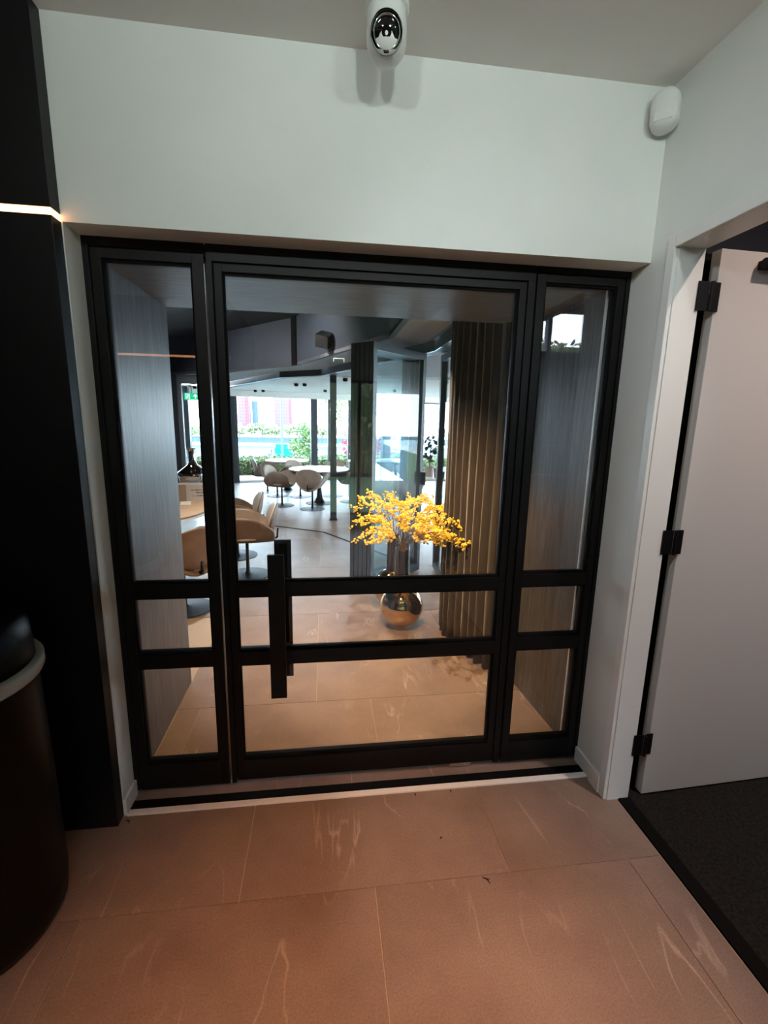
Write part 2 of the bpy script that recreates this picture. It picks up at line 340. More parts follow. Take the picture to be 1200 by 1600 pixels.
# room to the right, dark
struct('floor.001', box(1.36, 5.3, -4.1, 0.0, -.006, .002), M_carpet, 'near black carpet in the room through the open doorway')
struct('trim_4', box(1.305, 1.36, -1.2, -.258, -.006, .006), M_gap, 'black threshold strip in the open doorway')
struct('ceiling.001', box(1.31, 5.3, -4.1, 0.14, 3.45, 3.5), M_brown, 'brown ceiling of the side room')
bm = BM(); add_box(bm, 1.35, 5.4, 0.06, 0.14, 0, 3.45); add_box(bm, 5.3, 5.4, -4.1, 0.06, 0, 3.45)
add_box(bm, 1.31, 5.4, -4.2, -4.1, 0, 2.60); add_box(bm, 1.31, 2.7, -4.2, -4.1, 2.60, 3.45); add_box(bm, 3.5, 5.4, -4.2, -4.1, 2.60, 3.45); add_box(bm, 2.7, 3.5, -4.2, -4.1, 3.10, 3.45)
add_box(bm, 2.93, 2.98, -4.2, -4.1, 2.60, 3.10); add_box(bm, 1.31, 1.36, -4.1, 0.06, ZC, 3.45)
struct('wall_side', bm, mat('side_room_blue', (0.015, 0.02, 0.032), .6), 'dark walls of the side room with a high window')

# passage beyond the doors
struct('wall_passage_left', box(-.885, -.845, .062, .90, 0, 2.235), M_ven, 'grey wood veneer panel lining the left of the passage')
bm = wall((1.243, .142), (1.207, .74), 0, 2.235, -.05)
struct('wall_passage_right', bm, M_ven, 'grey wood veneer panel lining the right of the passage')
struct('ceiling_passage', box(-.885, 1.30, .062, .90, 2.2352, 2.30), M_venc, 'grey wood veneer ceiling of the passage')
struct('trim_9', box(1.196, 1.249, .0705, .0825, 0.0, 2.235), M_trim, 'white batten upright between right sidelight and wood panel')
# dining room shell
bm = BM(); add_box(bm, -6.6, -.885, .86, .90, 0, 3.1); add_box(bm, -.885, 1.26, .86, .90, 2.30, 3.1); add_box(bm, 1.26, 9.0, .74, .78, 0, 3.1)
struct('wall_dining', bm, M_room, 'dark wall of the dining room around the passage')
struct('ceiling_dining', box(-6.6, 9.0, .78, 11.9, 3.1, 3.2), M_room, 'high dark ceiling of the dining room')
struct('wall_far_left', box(-6.7, -6.6, .86, 11.0, 0, 3.1), M_room, 'dark left end wall of the dining room')
we = thing('added_window', 'added side windows letting daylight into the right end of the dining room', None, (9.0, 6, 0), kind='structure')  # unseen glazing added in place of an end wall to brighten the room
for y in (.74, 3.8, 6.9, 10.0, 13.2): obj('mullion', box(9.0, 9.1, y, y + .12, 0, 2.6), M_trunkd, we)
for y in (.86, 3.92, 7.02, 10.12): obj('pane', box(9.04, 9.048, y, y + 2.94 + .0, .05, 2.55), M_fglass, we)
obj('head_rail', box(9.0, 9.1, .86, 13.2, 2.55, 3.1), M_white, we)
# dark bulkhead above the dining tables
bpts = [(-6.0, 9.4), (-2.61, 7.30), (-1.81, 6.85), (-.409, 5.25), (.613, 2.644), (.613, .92)]
bm = BM()
for a, b in zip(bpts, bpts[1:]): add_wall(bm, a, b, 2.43, 3.1, .05)
struct('wall_bulkhead', bm, M_bulk, 'dark blue angular bulkhead hanging under the dining room ceiling')
struct('trim_5', wall((-.455, 5.295), (-.385, 5.19), 2.4301, 3.1, -.02), M_gap, 'black vertical joint in the dark blue bulkhead')
# soffit below the bulkhead and the beam over the folding doors
bm = BM(); add_poly(bm, [(-6.0, 9.4), (-2.61, 7.30), (-1.81, 6.85), (-.409, 5.25), (.613, 2.644), (.613, .92), (1.02, .92), (1.02, 2.83), (-.04, 5.68), (-.75, 6.25), (-2.5, 9.7), (-6.0, 11.0)], 2.431, 2.47)
struct('ceiling_soffit', bm, M_soff, 'grey soffit strip under the dark bulkhead')
bm = BM(); tr = [(-2.5, 9.9), (-.75, 6.40), (-.04, 5.80), (1.03, 3.02), (1.09, 2.80), (1.09, .92)]
for a, b in zip(tr, tr[1:]): add_wall(bm, a, b, 2.35, 2.46, .16)
struct('trim_6', bm, M_trunkd, 'dark steel beam carrying the folding glass doors')
bm = BM()
for a, b in zip(tr, tr[1:]): add_wall(bm, a, b, 2.344, 2.350, .012)
struct('trim_7', bm, M_satin, 'thin bright rail along the underside of the dark beam')
# lower white ceiling of the window zone
bm = BM(); add_poly(bm, [(-2.42, 9.98), (-.66, 6.5), (.05, 6.05), (9.0, 6.05), (9.0, 13.2), (-6.6, 9.4)], 2.36, 2.40)
struct('ceiling_window_zone', bm, M_white, 'white ceiling over the tables by the windows')
bm = BM(); add_poly(bm, [(.05, 5.95), (1.2, 3.0), (1.24, .80), (9.0, .80), (9.0, 6.049), (.02, 6.049)], 2.40, 2.44)
struct('ceiling_side_zone', bm, M_soff, 'grey ceiling beside the folding doors')
# floor track of the folding doors
bm = BM()
for a, b in (((-2.0, 6.02), (-.022, 4.847)), ((-.022, 4.847), (1.05, 3.10))): add_wall(bm, a, b, .0005, .004, .035)
struct('trim_8', bm, M_gap, 'black floor track of the folding glass doors')

# window wall of the dining room
FA, FB = 11.0, 0.25
def fy(x): return FA + FB * x
ND = Vector((1, FB)).normalized()
ww = thing('window_2', 'floor to ceiling window wall with dark mullions at the far end', None, (0, FA, 0), kind='structure')
def mullion(x0, x1, m=M_trunkd, d=.12): obj('mullion', wall((x0, fy(x0)), (x1, fy(x1)), 0, 2.2, d), m, ww)
mx_ = [(-6.5, -6.4), (-5.0, -4.9), (-2.45, -2.20), (-.35, -.18), (.11, .18), (.67, .78), (1.68, 1.91), (3.52, 3.66), (5.4, 5.6), (7.3, 7.5)]
for a, b in mx_: mullion(a, b)
for (a0, a), (b, b0) in zip(mx_, mx_[1:]):
    obj('pane', wall((a, fy(a) + .05), (b, fy(b) + .05), .06, 2.18, .008), M_fglass, ww)
    obj('sill', wall((a, fy(a)), (b, fy(b)), 0, .06, .12), M_trim, ww)
obj('head_rail', wall((-6.6, fy(-6.6)), (9.0, fy(9.0)), 2.2, 2.36, .12), M_white, ww)
obj('dark_head_rail', wall((1.45, fy(1.45) - .02), (9.0, fy(9.0) - .02), 2.17, 2.215, .10), M_trunkd, ww)

# ================================================================== GLASS DOOR AND SIDELIGHTS
def frame_rect(parent, x0, x1, z0, z1, t, y0, y1, bars=(), name=('stile', 'rail'), bot=None, wl=None, wr=None, wt=None):
    wl = wl or t; wr = wr or t; wt = wt or t; bot = bot or t
    obj(name[0], box(x0, x0 + wl, y0, y1, z0, z1, .0015), M_black, parent)
    obj(name[0], box(x1 - wr, x1, y0, y1, z0, z1, .0015), M_black, parent)
    obj(name[1], box(x0 + wl, x1 - wr, y0, y1, z1 - wt, z1, .0015), M_black, parent)
    obj(name[1], box(x0 + wl, x1 - wr, y0, y1, z0, z0 + bot, .0015), M_black, parent)
    zs = [z0 + bot]
    for a, b in bars:
        obj('glazing_bar', box(x0 + wl, x1 - wr, y0, y1, a, b, .0015), M_black, parent); zs += [a, b]
    zs.append(z1 - wt)
    for a, b in zip(zs[::2], zs[1::2]):
        obj('pane', box(x0 + wl - .004, x1 - wr + .004, .030, .036, a - .004, b + .004), M_glass, parent)
        # dark glazing bead around each pane
        bm = BM()
        add_box(bm, x0 + wl, x0 + wl + .007, .008, .028, a, b); add_box(bm, x1 - wr - .007, x1 - wr, .008, .028, a, b)
        add_box(bm, x0 + wl + .007, x1 - wr - .007, .008, .028, a, a + .007); add_box(bm, x0 + wl + .007, x1 - wr - .007, .008, .028, b - .007, b)
        obj('glazing_bead', bm, M_gap, parent)
BARS = ((.603, .664), (.917, .978))
s1 = thing('window_3', 'narrow black steel sidelight of three panes left of the glass door', 'window', (-.64, 0, 0), kind='structure')
obj('outer_frame', box(XL, XL + .020, 0, .06, .018, ZH, .001), M_black, s1); obj('outer_frame', box(XL + .020, -.430, 0, .06, 2.238, ZH, .001), M_black, s1)
obj('shadow_gap', box(XL + .02, XL + .026, .008, .055, .018, 2.238), M_gap, s1); obj('shadow_gap', box(XL + .026, -.43, .008, .055, 2.232, 2.238), M_gap, s1)
frame_rect(s1, XL + .026, -.432, .018, 2.232, .034, 0, .06, BARS, bot=.12, wr=.042)
obj('edge_strip', box(-.4319, -.4305, .004, .058, .02, 2.20), M_satin, s1)
s2 = thing('window_4', 'narrow black steel sidelight of three panes right of the glass door', 'window', (1.05, 0, 0), kind='structure')
obj('outer_frame', box(1.232, XR - .001, 0, .06, .018, ZH, .001), M_black, s2); obj('outer_frame', box(.848, 1.232, 0, .06, 2.245, ZH, .001), M_black, s2)
obj('shadow_gap', box(1.226, 1.232, .008, .055, .018, 2.245), M_gap, s2); obj('shadow_gap', box(.85, 1.226, .008, .055, 2.239, 2.245), M_gap, s2)
frame_rect(s2, .850, 1.226, .018, 2.239, .030, 0, .06, ((.611, .673), (.925, .984)), bot=.105, wl=.034)
d2 = thing('door_2', 'black steel glass door of three panes with long flat pull handles', 'door', (.2, 0, 0), kind='structure')
obj('fixed_frame', box(-.424, -.404, 0, .06, .018, 2.210, .001), M_black, d2); obj('fixed_frame', box(.812, .842, 0, .06, .018, 2.210, .001), M_black, d2)
obj('fixed_header', box(-.424, .842, 0, .06, 2.2101, ZH, .001), M_black, d2)
obj('shadow_gap', box(-.404, -.398, .010, .055, .03, 2.21), M_gap, d2); obj('shadow_gap', box(.806, .812, .010, .055, .03, 2.21), M_gap, d2); obj('shadow_gap', box(-.398, .806, .010, .055, 2.204, 2.21), M_gap, d2)
obj('shadow_gap', box(.842, .848, .012, .055, .02, ZH), M_gap, d2)
frame_rect(d2, -.398, .806, .030, 2.204, .028, 0, .06, ((.600, .661), (.914, .972)), bot=.098)
for nm, y0, y1, z0, z1, x0, x1 in (('pull_handle', -.062, -.047, .472, 1.111, -.231, -.165), ('pull_handle', .107, .122, .475, 1.130, -.221, -.148)):
    h = obj(nm, box(x0, x1, y0, y1, z0, z1, .001), M_black, d2)
    bm = BM()
    for zz in (.633, .945): add_box(bm, x0 + .015, x1 - .015, min(y1, .06) if y0 < 0 else .06, 0 if y0 < 0 else y0, zz - .012, zz + .012)
    obj('standoff', bm, M_black, h)
obj('floor_guide', box(.60, .70, .008, .052, .004, .030), M_satin, d2)

# ================================================================== HALL OBJECTS
# dark cabinet wall with LED groove
cb = thing('tall_cabinet', 'tall near black cabinet with a glowing orange light groove, left of the doors', 'cabinet', (-1.7, -.17, 0))
obj('lower_body', box(-2.59, -.846, -.166, YW - .001, 0, 2.266, .001), M_dark, cb)
obj('upper_body', box(-2.59, -.846, -.166, YW - .001, 2.288, ZC - .002, .001), M_dark, cb)
obj('light_strip', box(-2.58, -.8475, -.1645, YW - .001, 2.2665, 2.2875), M_led, cb)
c2 = thing('tall_cabinet', 'near black cabinet block with an orange light groove at the back left of the hall', 'cabinet', (-1.7, -4, 0))
obj('lower_body', box(-2.59, -.97, -5.04, -3.30, 0, 2.266), M_dark, c2); obj('upper_body', box(-2.59, -.97, -5.04, -3.30, 2.288, ZC - .002), M_dark, c2)
obj('light_strip', box(-2.58, -.978, -3.32, -3.302, 2.2665, 2.2875), M_led, c2)
obj('middle_body', box(-2.58, -.975, -5.0, -3.321, 2.2662, 2.2878), M_dark, c2)
obj('groove_end', box(-.9779, -.97, -3.3209, -3.300, 2.2662, 2.2878), M_dark, c2)
# litter bin
bx, by = -1.12, -.52; TB = Matrix.Translation((bx, by, 0))
bn = thing('litter_bin', 'round black litter bin with a pale rim band, cut off by the left edge', 'bin', (bx, by, 0))
soft(obj('body', lathe([(.19, 0.0), (.222, .012), (.240, .05), (.246, .12), (.244, .5), (.238, .878)], 48, TB), M_bin, bn, True), .9)
obj('rim_band', lathe([(.236, .872), (.253, .872), (.257, .880), (.257, .908), (.252, .914), (.236, .914)], 48, TB, False), M_ring, bn, True)
soft(obj('lid', lathe([(.236, .874), (.234, .95), (.228, 1.03), (.20, 1.062), (.12, 1.078), (.02, 1.082)], 48, TB), M_bin, bn, True), .9)
# security camera, on the ceiling
cx, cy_ = .190, -.285
sc_ = thing('security_camera', 'white turret security camera with a dark oval eye under the ceiling', 'camera', (cx, cy_, ZC))
TC = Matrix.Translation((cx, cy_, 0))
obj('base_plate', lathe([(.066, ZC), (.066, ZC - .012), (.062, ZC - .02)], 40, TC), M_plast, sc_, True)
soft(obj('housing', lathe([(.058, ZC - .018), (.060, ZC - .07), (.059, ZC - .100), (.053, ZC - .122), (.040, ZC - .138), (.020, ZC - .146), (.002, ZC - .148)], 40, TC), M_plast, sc_, True), .9)
FD = Vector((-.10, -.80, -.38)).normalized(); FQ = FD.to_track_quat('Z', 'Y').to_matrix().to_4x4()
FM = Matrix.Translation(Vector((cx, cy_, ZC - .080)) + FD * .034) @ FQ
eye = obj('lens_bezel', lathe([(.041, -.010), (.043, .020), (.037, .026), (.034, .021)], 40, FM, False), M_chrome, sc_, True)
obj('lens_window', lathe([(.036, .0), (.036, .021), (.026, .026), (.001, .028)], 40, FM), M_lens, sc_, True)
obj('lens', lathe([(.014, .024), (.014, .030), (.009, .031), (.002, .028)], 24, FM), M_gap, eye, True)
obj('sun_hood', lathe([(.047, .000), (.046, .026)], 40, FM @ Matrix.Diagonal((1, 1.05, 1, 1)), False), M_lens, eye, True)
# motion sensor in the corner
ms = thing('motion_sensor', 'white rounded motion sensor in the upper right corner of the wall', 'sensor', (1.2, -.155, 2.66))
MM = Matrix.Translation((1.198, -.158, 2.745)) @ Matrix.Rotation(math.radians(-42), 4, 'Z')
bm = BM(); prof = []
for k in range(25):
    a = 2 * PI * k / 24
    prof.append((.046 * math.cos(a), (.040 * math.sin(a)) + (.024 if math.sin(a) > 0 else -.024)))
prof = prof[:-1]
rings = []
for yq, sq in ((.03, 1.0), (-.006, 1.0), (-.020, .93), (-.030, .76), (-.035, .4)):
    rings.append([bm.verts.new(MM @ Vector((px * sq, yq, pz * (1 - (1 - sq) * .6)))) for px, pz in prof])
for a, b in zip(rings, rings[1:]):
    for i in range(24): bm.faces.new((a[i], a[(i + 1) % 24], b[(i + 1) % 24], b[i]))
bm.faces.new(rings[0][::-1]); bm.faces.new(rings[-1])
soft(obj('housing', bm, M_plast, ms, True), 1.0)
lw = box(-.030, .030, -.0352, -.028, -.044, -.014, .0035, MM)
obj('sensor_window', lw, mat('sensor_window', (.735, .755, .725), .3), ms, True)
# dry scraps on the floor
def scrap(x, y, ang, ln, label):
    bm = BM(); T = Matrix.Translation((x, y, .0025)) @ Matrix.Rotation(ang, 4, 'Z')
    pts = [T @ Vector((-ln / 2, 0, 0)), T @ Vector((0, ln * .14, .002)), T @ Vector((ln / 2, -ln * .05, .001))]
    add_tube(bm, pts, [.0016, .003, .001], 6)
    add_tube(bm, [pts[1], T @ Vector((ln * .15, ln * .38, .001))], [.0015, .0006], 5)
    o = obj('leaf_scrap', bm, mat('scrap_brown', (.02, .014, .01), .9) if 'scrap_brown' not in MATS else MATS['scrap_brown'], None)
    return tag(o, label, 'leaf scrap', 'dry scraps on the hall floor')
scrap(.583, -.5545, -.9, .036, 'dark dry twig scrap lying just below the long tile joint at right')
scrap(-.815, -.150, -.7, .030, 'dark dry scrap by the foot of the white reveal at left')
scrap(.40, -.137, 1.4, .014, 'tiny dark crumb beside the threshold strip, the left one of two')
scrap(.565, -.135, 1.2, .016, 'tiny dark crumb beside the threshold strip, the right one of two')
scrap(.46, -.365, .4, .010, 'tiny brown speck in the middle of the wide tile before the door')
scrap(-.66, .22, .4, .014, 'dark speck on the passage floor behind the left sidelight')

# ================================================================== DINING ROOM OBJECTS
# curtain
cpts = [Vector((1.15, .80)), Vector((1.075, .90)), Vector((1.03, 1.0)), Vector((.985, 1.16)), Vector((.955, 1.33)), Vector((.945, 1.49)), Vector((.955, 1.63))]
def path(ps, n):
    L = [0]
    for a, b in zip(ps, ps[1:]): L.append(L[-1] + (b - a).length)
    out = []
    for i in range(n):
        s = L[-1] * i / (n - 1); k = 0
        while k < len(ps) - 2 and L[k + 1] < s: k += 1
        t = (s - L[k]) / (L[k + 1] - L[k]); p = ps[k].lerp(ps[k + 1], t); d = (ps[k + 1] - ps[k]).normalized()
        out.append((p, Vector((-d.y, d.x)), s))
    return out
bm = BM(); NP = 150; rows = []
pp = path(cpts, NP)
for j in range(11):
    z = 2.42 - (2.412) * j / 10; row = []
    for i, (p, nrm, s) in enumerate(pp):
        ph = 2 * PI * s / .088 + .5 * math.sin(s * 5)
        am = (.023 + .009 * math.sin(s * 13)) * (0.75 + .35 * j / 10) * (min(1.0, s / .14))
        off = am * (math.sin(ph) + .25 * math.sin(2 * ph + .6)) + .004 * math.sin(j * .9 + s * 9)
        q = p + nrm * off; row.append(bm.verts.new((q.x, q.y, z)))
    rows.append(row)
for a, b in zip(rows, rows[1:]):
    for i in range(NP - 1): bm.faces.new((a[i], a[i + 1], b[i + 1], b[i]))
ct = obj('curtain', bm, M_curt, None, True)
tag(ct, 'long taupe pleated curtain hanging at the right end of the passage', 'curtain')
md = ct.modifiers.new('thickness', 'SOLIDIFY'); md.thickness = .006

# vases with yellow blossom branches
def vase(x, y, label):
    t = thing('vase', label, 'vase', (x, y, 0), group='bronze vases')
    T = Matrix.Translation((x, y, 0)); pr = [(.05, 0.0), (.07, .002)]
    R, zc = .176, .176
    for k in range(1, 15):
        a = -PI / 2 + PI * k / 15.5
        if math.cos(a) * R > .074 or a < 0: pr.append((R * math.cos(a), zc + R * math.sin(a)))
    pr = [p for p in pr if p[1] >= 0]
    zt = pr[-1][1]
    obj('bulb', lathe(pr + [(.066, zt + .012)], 48, T), M_gold, t, True)
    obj('neck', lathe([(.070, zt + .008), (.066, zt + .03), (.060, .50), (.0575, .655), (.0575, .662), (.053, .662), (.053, .60), (.02, .58)], 40, T, False), M_goldn, t, True)
    return t
VX, VY = .618, 1.60; WX, WY = .612, 2.03
v1 = vase(VX, VY, 'bronze ball vase with a tall neck, standing in front of its twin')
v2 = vase(WX, WY, 'bronze ball vase with a tall neck, half hidden behind its twin')
def blossom_branch(x, y, az, reach, rise, dens, label, group):
    t = thing('blossom_branch', label, 'branch', (x, y, .60), group=group)
    stem = BM(); bl = BM()
    d = Vector((math.cos(az), math.sin(az), 0))
    pts = []
    for k in range(9):
        s = k / 8
        pts.append(Vector((x, y, .595)) + d * (.03 + reach * (s ** 1.35) - .03 * (1 - s)) + Vector((0, 0, .06 + rise * (1 - (1 - s) ** 1.7) - .10 * s ** 4)) + Vector((random.gauss(0, .006), random.gauss(0, .006), 0)) * min(1, k / 2))
    pts[0] = Vector((x, y, .595)) + d * .01
    add_tube(stem, pts, [.0045 - .0035 * k / 8 for k in range(9)], 6)
    def ball(c, r):
        bmesh.ops.create_icosphere(bl, subdivisions=1, radius=r, matrix=Matrix.Translation(c) @ Matrix.Rotation(random.random() * 6, 4, 'X') @ Matrix.Diagonal((1, random.uniform(.6, 1), random.uniform(.6, 1), 1)))
    for k in range(3, 9):
        for q in range(2 if k < 8 else 3):
            side = (d.cross(Vector((0, 0, 1))) * random.uniform(-1, 1) + Vector((0, 0, random.uniform(-.35, .8))) + d * random.uniform(.2, .8)).normalized()
            ln = random.uniform(.05, .13) * (1.1 - .05 * k)
            tip = pts[k] + side * ln + Vector((0, 0, -.012))
            add_tube(stem, [pts[k], pts[k].lerp(tip, .55) + Vector((0, 0, .008)), tip], [.0016, .0012, .0006], 4)
            for g in range(dens):
                f = random.uniform(.15, 1.05)
                ball(pts[k].lerp(tip, f) + Vector((random.gauss(0, .0075), random.gauss(0, .0075), random.gauss(0, .0075))), random.uniform(.006, .0115))
    for g in range(dens * 5):
        k = random.uniform(3.2, 7.95); a = pts[int(k)].lerp(pts[int(k) + 1], k - int(k))
        ball(a + Vector((random.gauss(0, .01), random.gauss(0, .01), random.gauss(0, .01))), random.uniform(.006, .0115))
    obj('stem', stem, M_twig, t)
    b = obj('blossoms', bl, M_yel, t); b['kind'] = 'stuff'
LB = 'branch of small yellow blossoms among others in the front bronze vase'
for az, rc, rs in ((.05, .30, .30), (-.95, .56, .26), (-.80, .54, .20), (-1.1, .50, .32), (-.65, .46, .28), (.45, .42, .34), (.2, .28, .40), (-.85, .46, .38), (-.5, .40, .20), (1.2, .30, .42), (2.2, .28, .40), (2.8, .28, .28), (3.3, .29, .22), (-2.6, .28, .19), (-1.3, .34, .30), (-.3, .30, .16), (1.7, .12, .42), (.8, .30, .44), (-1.6, .24, .36)):
    blossom_branch(VX, VY, az, rc, rs, 9, LB, 'blossom branches in the front vase')
LB = 'branch of small yellow blossoms among others in the rear bronze vase'
for az, rc, rs in ((3.1, .30, .34), (2.7, .26, .42), (-2.9, .30, .24), (1.6, .26, .40), (.4, .3, .38)):
    blossom_branch(WX, WY, az, rc, rs, 7, LB, 'blossom branches in the rear vase')

# folding glass door leaves, stacked
F0, F1 = Vector((.440, 2.36)), Vector((1.06, 3.00)); fd = (F1 - F0).normalized(); fn = Vector((-fd.y, fd.x))
NAMES = ['nearest leaf of the folded stack of glass doors', 'second leaf of the folded stack of glass doors', 'middle leaf of the folded stack of glass doors', 'fourth leaf of the folded stack of glass doors', 'farthest leaf of the folded stack of glass doors']
for i in range(5):
    a = F0 + fn * .055 * i; b = F1 + fn * .055 * i
    t = thing('folding_glass_door', NAMES[i] + ' behind the vases', 'door', (a.x, a.y, 0), group='folded glass doors')
    obj('stile', wall(a, a + fd * .055, .012, 2.345, .045), M_trunkd, t); obj('stile', wall(b - fd * .055, b, .012, 2.345, .045), M_trunkd, t)
    obj('top_rail', wall(a + fd * .055, b - fd * .055, 2.28, 2.345, .045), M_trunkd, t); obj('bottom_rail', wall(a + fd * .055, b - fd * .055, .012, .085, .045), M_trunkd, t)
    obj('pane', wall(a + fd * .05 + fn * .02, b - fd * .05 + fn * .02, .08, 2.285, .006), M_fglass, t)
    if i == 0: obj('door_lever', wall(b - fd * .04 - fn * .03, b - fd * .015, .98, 1.12, -.03), M_trunkd, t)
# fixed glass wall along the curtain
g0, g1 = Vector((1.235, 3.10)), Vector((1.20, .95)); gd = (g1 - g0).normalized()
t = thing('glass_partition', 'dark framed glass partition running from the folded doors to the curtain', 'partition', (g0.x, g0.y, 0))
for s in (0, 1.08, 2.09): obj('stile', wall(g0 + gd * s, g0 + gd * (s + .06), 0.012, 2.345, .07), M_trunkd, t)
for s, e in ((.06, 1.08), (1.14, 2.09)):
    obj('top_rail', wall(g0 + gd * s, g0 + gd * e, 2.28, 2.345, .07), M_trunkd, t); obj('bottom_rail', wall(g0 + gd * s, g0 + gd * e, 0.012, .08, .07), M_trunkd, t)
    obj('pane', wall(g0 + gd * (s - .005) + Vector((.03, 0)), g0 + gd * (e + .005) + Vector((.03, 0)), .075, 2.285, .006), M_fglass, t)
# column behind the folding doors
t = thing('steel_column', 'slim dark steel column between floor and ceiling in front of the white table', 'column', (.148, 5.75, 0))
obj('shaft', box(.095, .200, 5.70, 5.80, 0.012, 2.42, .004), M_trunkd, t); obj('foot_plate', box(.08, .215, 5.685, 5.815, 0.001, .012), M_gap, t)
# dark posts and column at far left
t = thing('door_frame_post', 'dark door frame post seen through the left sidelight', 'post', (-2.78, 7.4, 0))
obj('post', box(-2.90, -2.73, 7.40, 7.50, 0, 2.43), M_trunkd, t); obj('post_cover', box(-2.725, -2.66, 7.42, 7.50, 0, 2.43), M_grey, t); obj('header', box(-2.66, -1.9, 7.42, 7.5, 2.27, 2.43), M_grey, t)
t = thing('window_column', 'grey column by the windows under the green exit sign', 'column', (-3.3, 9.9, 0))
obj('shaft', box(-3.40, -3.20, 9.78, 9.95, 0, 2.36), M_grey, t); obj('bracket_box', box(-3.46, -3.30, 9.6, 9.78, 1.9, 2.02, .005), M_soff, t)
# exit sign with pictograms
t = thing('exit_sign', 'green exit sign with running figure and arrow hanging at the far left', 'sign', (-2.72, 8.3, 2.0))
ex0, ex1, ez0, ez1 = -2.86, -2.56, 2.005, 2.145
obj('sign_panel', box(ex0, ex1, 8.29, 8.31, ez0, ez1, .002), M_green, t)
obj('hanger', box(-2.715, -2.705, 8.295, 8.305, ez1, 2.431), M_satin, t)
bm = BM(); Y0, Y1 = 8.286, 8.2895
add_box(bm, ex0 + .035, ex0 + .045, Y0, Y1, ez0 + .015, ez1 - .015); add_box(bm, ex0 + .045, ex0 + .115, Y0, Y1, ez1 - .025, ez1 - .015); add_box(bm, ex0 + .105, ex0 + .115, Y0, Y1, ez0 + .015, ez1 - .025)
def limb(bm, x0, z0, x1, z1, wd):
    d = Vector((x1 - x0, 0, z1 - z0)); n = Vector((-d.z, 0, d.x)).normalized() * wd / 2
    q = [Vector((x0, 0, z0)) + n, Vector((x0, 0, z0)) - n, Vector((x1, 0, z1)) - n, Vector((x1, 0, z1)) + n]
    a = [bm.verts.new((p.x, Y0, p.z)) for p in q]; b = [bm.verts.new((p.x, Y1, p.z)) for p in q]
    bm.faces.new(a); bm.faces.new(b[::-1])
    for i in range(4): bm.faces.new((a[i], a[(i + 1) % 4], b[(i + 1) % 4], b[i]))
obj('door_symbol', bm, M_pict, t); bm = BM()
X = ex0
add_lathe(bm, [(.009, 0), (.009, .003)], 10, Matrix.Translation((ex0 + .085, Y1, ez0 + .10)) @ Matrix.Rotation(PI / 2, 4, 'X'))
for s in ((.08, .09, .07, .06, .014), (.07, .06, .085, .04, .009), (.085, .04, .075, .018, .008), (.07, .06, .05, .045, .009), (.05, .045, .045, .03, .007), (.08, .085, .06, .075, .007), (.08, .085, .098, .07, .007)):
    limb(bm, X + s[0], ez0 + s[1], X + s[2], ez0 + s[3], s[4])
obj('running_figure', bm, M_pict, t); bm = BM()
for s in ((.225, .03, .225, .10, .020), (.225, .112, .190, .07, .016), (.225, .112, .260, .07, .016)): limb(bm, X + s[0], ez0 + s[1], X + s[2], ez0 + s[3], s[4])
obj('arrow_symbol', bm, M_pict, t)
# small round tulip-foot tables and petal chairs
def round_table(x, y, r, h, top_m, label, edge_m=None, rr=.28):
    t = thing('round_table', label, 'table', (x, y, 0), group=None)
    T = Matrix.Translation((x, y, 0))
    obj('tabletop', lathe([(r - .03, h - .028), (r, h - .012), (r, h - .004), (r - .006, h)], 64, T), [top_m], t)
    if edge_m: obj('underside', lathe([(r - .10, h - .062), (r - .004, h - .05), (r - .002, h - .0285), (r - .03, h - .0282)], 64, T), edge_m, t)
    soft(obj('pedestal', lathe([(.14, .010), (.11, .03), (.06, .12), (.038, .3), (.036, h * .75), (.06, h - .06), (.10, h - .03)], 28, T), M_black, t, True))
    soft(obj('base', lathe([(rr, 0.0), (rr, .006), (.14, .016)], 40, T), M_black, t, True))
    return t
t1 = round_table(-.10, 7.36, .60, .70, M_tabw, 'round white table with a dark pedestal, the nearer one by the windows')
t2 = round_table(-.86, 9.05, .50, .72, M_tabw, 'round white table with a dark pedestal, the farther one by the hedge')
t3 = round_table(1.75, 9.3, .50, .72, M_tabw, 'round white table half hidden behind the grey service cabinet')
t4 = round_table(-2.02, 2.92, .86, .75, M_oak, 'round wooden table with a pale edge at the far left of the passage', M_tabw, .34)
